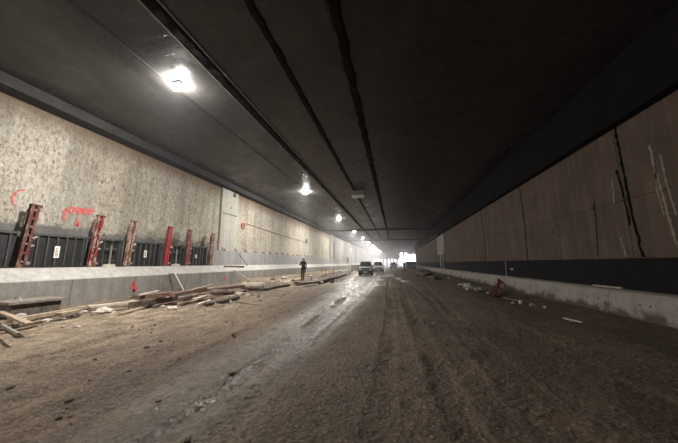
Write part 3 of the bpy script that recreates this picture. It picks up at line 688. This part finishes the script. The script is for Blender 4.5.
# debris around the person, on the raised spoil
def onspoil(px, py, dz=0):
    q_ = onZ(px, py, .36); dz += .14*(px > 312); return Vector((max(q_.x, KL+.2), q_.y, gz(max(q_.x, KL+.2), q_.y)+dz))
for i, (x0, y0, x1, y1, m_, lb) in enumerate(((283, 280.5, 299, 279, 'wood_p', 'pale board crossing the debris left of the person'), (287, 276.5, 302, 275.5, 'wood_p', 'pale board lying just behind the person'), (294, 283, 318, 282, 'wood_p', 'pale board in front of the person'),
        (338, 277.5, 347, 274.5, 'wood_d', 'dark board along the edge of the spoil right of the person'), (322, 276, 338, 272, 'wood', 'brown board behind the upright rods'), (338, 271, 352, 269, 'wood_p', 'pale board far along the left ledge'),
        (300, 276, 318, 275, 'wood', 'brown board behind the white bucket'), (346, 273.5, 352, 270.5, 'wood_d', 'far dark board on the edge of the spoil'))):
    a_, b_ = onspoil(x0, y0, .08), onspoil(x1, y1, .08)
    tag(MB().bar(a_, b_, .16, .06).build('board', m_), lb, 'board')
for i, (px, py, s_) in enumerate(((273, 279, .16), (278, 280, .13), (284, 278, .2), (293, 280, .13), (316, 279, .15), (322, 280, .12), (332, 279.5, .15), (341, 272, .25), (346, 271, .3), (357, 269, .3), (350, 268, .35), (336, 278, .1))):
    q_ = onspoil(px, py, s_*.3); tag(MB().blob(q_, (s_*1.3, s_, s_*.8), i+80, .35, 2).build('rubble_lump', 'rock' if i % 3 else 'bag'), 'lump of rubble scattered along the spoil by the left ledge', 'rubble', 'rubble around the person')
q_ = onspoil(310, 279)
t = thing('bucket', 'white bucket standing just right of the person', 'bucket', tuple(q_))
MB().tube([(0, 0, 0), (0, 0, .34)], [.13, .17], 14).build('body', 'white', t); MB().tube([(-.17, 0, .33), (-.12, .05, .42), (0, .07, .47), (.12, .05, .42), (.17, 0, .33)], .008, 6).build('handle', 'steel', t)
for i, (px, top) in enumerate(((325, 1.0), (329, .75), (333, 1.1), (336, .6), (322, .7))):
    q_ = onspoil(px, 277); tag(MB().tube([q_, q_+Vector((random.uniform(-.25, .25), random.uniform(-.4, .4), top))], .025, 6).build('rod', 'rust'), 'thin rusty rod sticking up from the spoil right of the person', 'rod', 'upright rods in the spoil')
# dark block beside the parked car
q_ = onZ(355.5, 271, .05)
t = thing('tool_trailer', 'low dark covered load between the ledge and the front car', 'trailer', (q_.x, q_.y+1, 0))
MB().box(-.9, .9, -1.2, 1.2, .35, 1.25, tap=.12).build('cover', 'bag', t, bevel=.08)
for sx in (-1, 1): MB().tube([(sx*.8-.1, 0, .33), (sx*.8+.1, 0, .33)], .33, 16).build('wheel', 'rubber', t)

# ------------------------------------------------------------------ cars
def make_car(label, body, bonnet, W_=1.84, H_=1.8, L_=4.6, pick=False):
    t = thing('car', label, 'car'); w = W_/2
    # body sides, lofted across the width: (y from the nose, z)
    lo = [(0.05, .38), (0.0, .62), (.05, .88), (.25, 1.0), (1.15, 1.10), (L_-.05, 1.12), (L_, .9), (L_, .45), (L_-.2, .30), (.2, .30)]
    def loft(prof, ws, name, m, par, bev=.0):
        b_ = MB(); n = len(prof); k_ = len(ws); vs = []
        for (x_, ins) in ws:
            cy = sum(p_[0] for p_ in prof)/n; cz = sum(p_[1] for p_ in prof)/n
            for (y_, z_) in prof: vs.append((x_, cy+(y_-cy)*(1-ins), cz+(z_-cz)*(1-ins*1.4)))
        fs = [tuple(range(n)), tuple(range((k_-1)*n, k_*n))]
        for i in range(k_-1):
            for j in range(n): fs.append((i*n+j, i*n+(j+1) % n, (i+1)*n+(j+1) % n, (i+1)*n+j))
        return b_.add(vs, fs).build(name, m, par, bevel=bev)
    loft(lo, [(-w, .06), (-w+.07, .015), (-w*.5, 0), (w*.5, 0), (w-.07, .015), (w, .06)], 'body', body, t)
    MB().add([(-w+.1, .12, 1.0), (w-.1, .12, 1.0), (w-.12, 1.15, 1.135), (-w+.12, 1.15, 1.135), (-w+.14, .3, 1.05), (w-.14, .3, 1.05)], [(0, 1, 5, 4), (4, 5, 2, 3)]).build('bonnet', bonnet, t)
    # cabin: tapered
    y0, y1, y2, y3 = 1.15, 1.75, L_-.7, L_-.1
    c_ = MB().add([(-w+.08, y0, 1.10), (w-.08, y0, 1.10), (w-.08, y3, 1.10), (-w+.08, y3, 1.10), (-w+.26, y1, H_), (w-.26, y1, H_), (w-.26, y2, H_), (-w+.26, y2, H_)],
                  [(0, 1, 5, 4), (1, 2, 6, 5), (2, 3, 7, 6), (3, 0, 4, 7), (4, 5, 6, 7)])
    cab = c_.build('cabin', body, t)
    def quad(a_, b__, c__, d_, ins, off, name, m):
        P4 = [Vector(v_) for v_ in (a_, b__, c__, d_)]; cc = sum(P4, Vector())/4; nn = (P4[1]-P4[0]).cross(P4[3]-P4[0]).normalized()*off
        Q = [cc+(p_-cc)*ins+nn for p_ in P4]; Q2 = [q-nn*.8 for q in Q]
        return MB().add(Q+Q2, [(0, 1, 2, 3), (0, 4, 5, 1), (1, 5, 6, 2), (2, 6, 7, 3), (3, 7, 4, 0)]).build(name, m, cab)
    V8 = c_.v
    quad(V8[0], V8[1], V8[5], V8[4], .88, .012, 'windscreen', 'glass'); quad(V8[1], V8[2], V8[6], V8[5], .8, .012, 'side_window', 'glass'); quad(V8[3], V8[0], V8[4], V8[7], .8, .012, 'side_window', 'glass')
    MB().box(-.5, .5, -.03, .1, .60, .82).build('grille', 'black', t, bevel=.01); MB().box(-.45, .45, -.045, -.02, .69, .73).build('grille_bar', 'chrome', t)
    MB().box(-w+.04, w-.04, -.07, .15, .34, .54).build('bumper', 'black', t, bevel=.03); MB().box(-.26, .26, -.085, -.07, .40, .51).build('number_plate', 'white', t)
    MB().box(-w+.15, w-.15, .25, L_-.25, .17, .42).build('underbody', 'black', t)
    for s in (-1, 1):
        MB().box(s*(w-.28)-.15, s*(w-.28)+.15, -.02, .14, .68, .86).build('headlamp', 'headlamp', t, bevel=.03)
        MB().box(s*(w+.10)-.1, s*(w+.10)+.1, 1.30, 1.40, 1.10, 1.26).build('wing_mirror', 'black', t, bevel=.02)
        for y_ in (.85, L_-.95):
            wh = MB().tube([(s*(w-.10)-.11, y_, .35), (s*(w-.10)-.07, y_, .35), (s*(w-.10)+.07, y_, .35), (s*(w-.10)+.11, y_, .35)], [.32, .36, .36, .32], 20).build('wheel', 'rubber', t)
            MB().tube([(s*(w-.10)+s*.10, y_, .35), (s*(w-.10)+s*.125, y_, .35)], .2, 12).build('hub', 'steel', wh)
    MB().bar((-w+.3, 2.1, H_+.05), (-w+.3, L_-1, H_+.05), .04, .05).bar((w-.3, 2.1, H_+.05), (w-.3, L_-1, H_+.05), .04, .05).build('roof_rail', 'chrome', t)
    return t
p = onZ(365.3, 275.6, 0); c1 = make_car('dark car with a silvery bonnet, front one of the two facing the viewer', 'car_dark', 'car_silver')
c1.location = (p.x, p.y, gz(p.x, p.y)-.02); c1.rotation_euler = (0, 0, R(4))
p = onZ(378.2, 272.2, 0); c2 = make_car('dusty pale car parked behind and right of the dark one', 'car_white', 'car_white', 1.9, 1.85)
c2.location = (p.x, p.y, -.02); c2.rotation_euler = (0, 0, R(3))
# distant truck with mast
p = onZ(411.5, 269.5, 0)
t = thing('truck', 'blue-grey truck shape in the glare at the far tunnel mouth', 'truck', (p.x, p.y, 0), R(5))
MB().box(-1.2, 1.2, 0, 2.0, .6, 2.0, tap=.06).build('cab', 'truck', t, bevel=.08); MB().box(-1.25, 1.25, 2.2, 7.5, .9, 1.6).build('load_bed', 'truck', t, bevel=.03)
MB().box(-1.0, 1.0, -.03, .06, 1.25, 1.8).build('windscreen', 'glass', t); MB().box(-1.2, 1.2, -.1, .2, .4, .75).build('bumper', 'black', t)
for s in (-1, 1):
    for y_ in (.9, 4.8, 6.3): MB().tube([(s*1.05-.14, y_, .5), (s*1.05+.14, y_, .5)], .5, 16).build('wheel', 'rubber', t)
p = onZ(404.5, 271, 0)
t = thing('mast', 'thin dark mast standing before the bright tunnel mouth', 'mast', (p.x, p.y, 0))
MB().tube([(0, 0, 0), (0, 0, 3.8)], .09, 8).build('pole', 'black', t); MB().box(-.9, .9, -.06, .06, 3.7, 3.9).build('crossbar', 'black', t); MB().box(-.45, .45, -.45, .45, 0, .25).build('base', 'black', t)
p = onZ(400, 269.5, 0)
c3 = make_car('bluish grey vehicle shape in the glare left of the mast', 'truck', 'truck'); c3.location = (p.x-1.6, p.y+7, 0)

# ------------------------------------------------------------------ people
def skin_mesh(name, pts, edges, radii, root, m, parent, sub=2, mats=None):
    me_ = bpy.data.meshes.new(name); me_.from_pydata(pts, edges, []); o = bpy.data.objects.new(name, me_); COL.objects.link(o)
    s = o.modifiers.new('skin', 'SKIN'); s.use_smooth_shade = True
    sv = me_.skin_vertices[0].data if me_.skin_vertices else None
    if sv is None:
        bm = bmesh.new(); bm.from_mesh(me_); bm.verts.layers.skin.verify(); bm.to_mesh(me_); bm.free(); sv = me_.skin_vertices[0].data
    for i, r_ in enumerate(radii):
        sv[i].radius = r_ if isinstance(r_, tuple) else (r_, r_); sv[i].use_root = (i == root)
    d = o.modifiers.new('sub', 'SUBSURF'); d.levels = sub; d.render_levels = sub
    me_.materials.append(M[m])
    dg = bpy.context.evaluated_depsgraph_get(); dg.update()
    ev = bpy.data.meshes.new_from_object(o.evaluated_get(dg)); bpy.data.objects.remove(o)
    ev.name = name; ev.shade_smooth()
    if not ev.materials: ev.materials.append(M[m])
    q = bpy.data.objects.new(name, ev); COL.objects.link(q); q.parent = parent; return q
def make_person(label):
    t = thing('person', label, 'person')
    # joints, facing -Y; x to the person's left is +x in the picture
    J = {'pel': (0, 0, .93), 'wai': (0, 0, 1.08), 'che': (0, -.01, 1.28), 'sho': (0, 0, 1.42), 'nek': (0, -.01, 1.50), 'hd0': (0, -.02, 1.57),
         'ls': (-.18, 0, 1.41), 'le': (-.30, -.02, 1.16), 'lw': (-.12, -.22, 1.18), 'lh': (-.06, -.26, 1.21),
         'rs': (.18, 0, 1.41), 're': (.25, .03, 1.14), 'rw': (.24, -.06, .90), 'rh': (.24, -.08, .82),
         'lhp': (-.10, 0, .90), 'lk': (-.12, -.03, .50), 'la': (-.11, .02, .10), 'lt': (-.12, -.13, .04),
         'rhp': (.10, 0, .90), 'rk': (.10, -.10, .50), 'ra': (.07, -.06, .10), 'rt': (.08, -.21, .04)}
    RD = {'pel': (.15, .11), 'wai': (.14, .10), 'che': (.165, .115), 'sho': (.13, .09), 'nek': .055, 'hd0': .05, 'ls': .075, 'le': .052, 'lw': .036, 'lh': .03, 'rs': .075, 're': .052, 'rw': .036, 'rh': .03,
          'lhp': .10, 'lk': .068, 'la': .048, 'lt': .035, 'rhp': .10, 'rk': .068, 'ra': .048, 'rt': .035}
    ks = list(J); E_ = [('pel', 'wai'), ('wai', 'che'), ('che', 'sho'), ('sho', 'nek'), ('nek', 'hd0'), ('sho', 'ls'), ('ls', 'le'), ('le', 'lw'), ('lw', 'lh'), ('sho', 'rs'), ('rs', 're'), ('re', 'rw'), ('rw', 'rh'),
          ('pel', 'lhp'), ('lhp', 'lk'), ('lk', 'la'), ('la', 'lt'), ('pel', 'rhp'), ('rhp', 'rk'), ('rk', 'ra'), ('ra', 'rt')]
    body = skin_mesh('body', [J[q] for q in ks], [(ks.index(a_), ks.index(b_)) for a_, b_ in E_], [RD[q] for q in ks], 0, 'trousers', t)
    me_ = body.data; me_.materials.append(M['jacket']); me_.materials.append(M['skin']); me_.materials.append(M['boot'])
    for f_ in me_.polygons:
        c_ = f_.center
        if c_.z > 1.5: f_.material_index = 2
        elif c_.z < .13: f_.material_index = 3
        elif c_.z > .96 or abs(c_.x) > .2: f_.material_index = 1
        if (c_.z < .89 and c_.x > .2) or (c_.x > -.125 and c_.y < -.19 and c_.z > 1.1): f_.material_index = 2
    hd = MB().blob((0, -.03, 1.64), (.078, .098, .115), 0, 0, 3).build('head', 'skin', t, smooth=True)
    MB().blob((0, -.13, 1.625), (.014, .022, .024), 0, 0, 2).build('nose', 'skin', hd, smooth=True)
    for s in (-1, 1):
        MB().blob((s*.032, -.117, 1.652), (.012, .008, .008), 0, 0, 2).build('eye', 'black', hd, smooth=True)
        MB().blob((s*.08, -.02, 1.635), (.012, .022, .032), 0, 0, 2).build('ear', 'skin', hd, smooth=True)
    MB().blob((0, -.12, 1.585), (.026, .008, .007), 0, 0, 2).build('mouth', 'rust', hd, smooth=True)
    MB().blob((0, 0, 1.66), (.094, .11, .115), 0, 0, 3).box(-.001, .001, .0, .001, 1.6, 1.601).build('hair', 'boot', t, smooth=True)
    hb = MB().tube([(0, -.01, 1.685), (0, -.01, 1.695), (0, -.01, 1.75), (0, -.01, 1.79), (0, -.01, 1.80)], [.145, .118, .112, .07, .01], 18); hb.build('helmet', 'hat', t, smooth=True)
    jk = MB().tube([(0, 0, .86), (0, 0, .92), (0, 0, 1.05)], [.175, .178, .16], 18); jk.v = [(x_, y_*.78, z_) for x_, y_, z_ in jk.v]; jk.build('jacket_hem', 'jacket', t, smooth=True)
    for (w_, d_, sx) in ((Vector((-.06, -.26, 1.21)), Vector((.75, -.35, .3)).normalized(), 1), (Vector((.24, -.08, .82)), Vector((0, -.12, -1)).normalized(), -1)):
        side = d_.cross(Vector((0, 1, 0.3))).normalized(); P_ = [tuple(w_), tuple(w_+d_*.06)]; E2 = [(0, 1)]; R2 = [.028, .034]
        for j, ln in enumerate((.060, .072, .066, .050)):
            o_ = side*(.027-.018*j); a_ = w_+d_*.075+o_; b_ = a_+d_*ln*.5; c_ = b_+(d_*.7+Vector((0, -.5, 0))).normalized()*ln*.5
            n_ = len(P_); P_ += [tuple(a_), tuple(b_), tuple(c_)]; E2 += [(1, n_), (n_, n_+1), (n_+1, n_+2)]; R2 += [.010, .009, .007]
        n_ = len(P_); a_ = w_+d_*.02+side*.038; P_ += [tuple(a_), tuple(a_+d_*.03+side*.018), tuple(a_+d_*.058+side*.016)]; E2 += [(0, n_), (n_, n_+1), (n_+1, n_+2)]; R2 += [.013, .010, .008]
        skin_mesh('hand', P_, E2, R2, 0, 'skin', t, 1)
    return t
q_ = onZ(303, 280, .33); pe = make_person('person in dark work clothes and grey helmet standing among the debris, one arm bent')
pe.location = (q_.x, q_.y, gz(q_.x, q_.y)); pe.rotation_euler = (0, 0, R(-12))
dup(pe, (-12.35, 70, LZ), R(20), 'tiny distant person in dark clothes on the far left ledge')

# ------------------------------------------------------------------ loose clods on the mud
for i in range(240):
    y = .9+13*random.random()**1.5; x = random.uniform(-9.5, 5.8)*min(1, .35+y/9); s_ = random.uniform(.010, .026)*(1+y*.06)*(1+.8*(random.random() > .9))
    tag(MB().blob((x, y, gz(x, y)+s_*.35), (s_*1.2, s_, s_*.7), i, .4, 1).build('clod', 'clod'), 'small dark clod of mud lying on the tunnel floor', 'clod', 'clods on the tunnel floor')

# take away litter that would cut into something else
from mathutils.bvhtree import BVHTree
bpy.context.view_layer.update()
def bvh(o): 
    mw = o.matrix_world; return BVHTree.FromPolygons([mw @ v.co for v in o.data.vertices], [tuple(p_.vertices) for p_ in o.data.polygons])
skipn = ('floor', 'ground', 'haze', 'ceiling')
allm = [o for o in COL.objects if o.type == 'MESH' and not o.name.startswith(skipn)]
def bb(o):
    c_ = [o.matrix_world @ Vector(q_) for q_ in o.bound_box]; return [min(q_[i] for q_ in c_) for i in range(3)], [max(q_[i] for q_ in c_) for i in range(3)]
BB = {o.name: bb(o) for o in allm}; TR = {}; gone = set()
for o in allm:
    if not o.name.startswith(('wood_scrap', 'clod')): continue
    a0, a1 = BB[o.name]; hit = False
    for q_ in allm:
        if q_ is o or q_.name in gone: continue
        b0, b1 = BB[q_.name]
        if any(a1[i] < b0[i] or b1[i] < a0[i] for i in range(3)): continue
        for w_ in (o, q_):
            if w_.name not in TR: TR[w_.name] = bvh(w_)
        if TR[o.name].overlap(TR[q_.name]): hit = True; break
    if hit: gone.add(o.name)
for nm in gone: bpy.data.objects.remove(bpy.data.objects[nm])

# ------------------------------------------------------------------ haze in the far half of the tunnel
HZ = 1
if HZ:
    m = bpy.data.materials.new('haze'); m.use_nodes = True; t = m.node_tree; t.nodes.remove(t.nodes['Principled BSDF'])
    vs_ = t.nodes.new('ShaderNodeVolumeScatter'); vs_.inputs['Color'].default_value = (.95, .95, 1, 1); vs_.inputs['Anisotropy'].default_value = .3
    gc = t.nodes.new('ShaderNodeNewGeometry'); sx_ = t.nodes.new('ShaderNodeSeparateXYZ'); mr = t.nodes.new('ShaderNodeMapRange'); mr.interpolation_type = 'SMOOTHSTEP'
    for i_, v_ in ((1, 10.0), (2, 100.0), (3, .0006), (4, .015)): mr.inputs[i_].default_value = v_
    t.links.new(gc.outputs['Position'], sx_.inputs[0]); t.links.new(sx_.outputs[1], mr.inputs[0]); t.links.new(mr.outputs[0], vs_.inputs['Density'])
    t.links.new(vs_.outputs[0], t.nodes['Material Output'].inputs['Volume']); M['haze'] = m
    o = MB().box(-14.5, 8.5, -29, 205, -.6, 8.6).build('haze', 'haze'); o['kind'] = 'stuff'; o['label'] = 'bright dusty haze filling the tunnel, thickest towards the far mouth'; o['category'] = 'haze'

# ------------------------------------------------------------------ world, look
wd = bpy.data.worlds.new('World'); SC.world = wd; wd.use_nodes = True
bg = wd.node_tree.nodes['Background']; bg.inputs[0].default_value = (.84, .84, 1, 1); bg.inputs[1].default_value = 10.0
SC.view_settings.view_transform = 'Standard'; SC.view_settings.look = 'None'; SC.view_settings.gamma = 1; SC.view_settings.exposure = 0
SC.view_settings.use_curve_mapping = False
SC.cycles.use_denoising = True; SC.cycles.sample_clamp_indirect = 6; SC.cycles.volume_bounces = 1; SC.cycles.max_bounces = 6
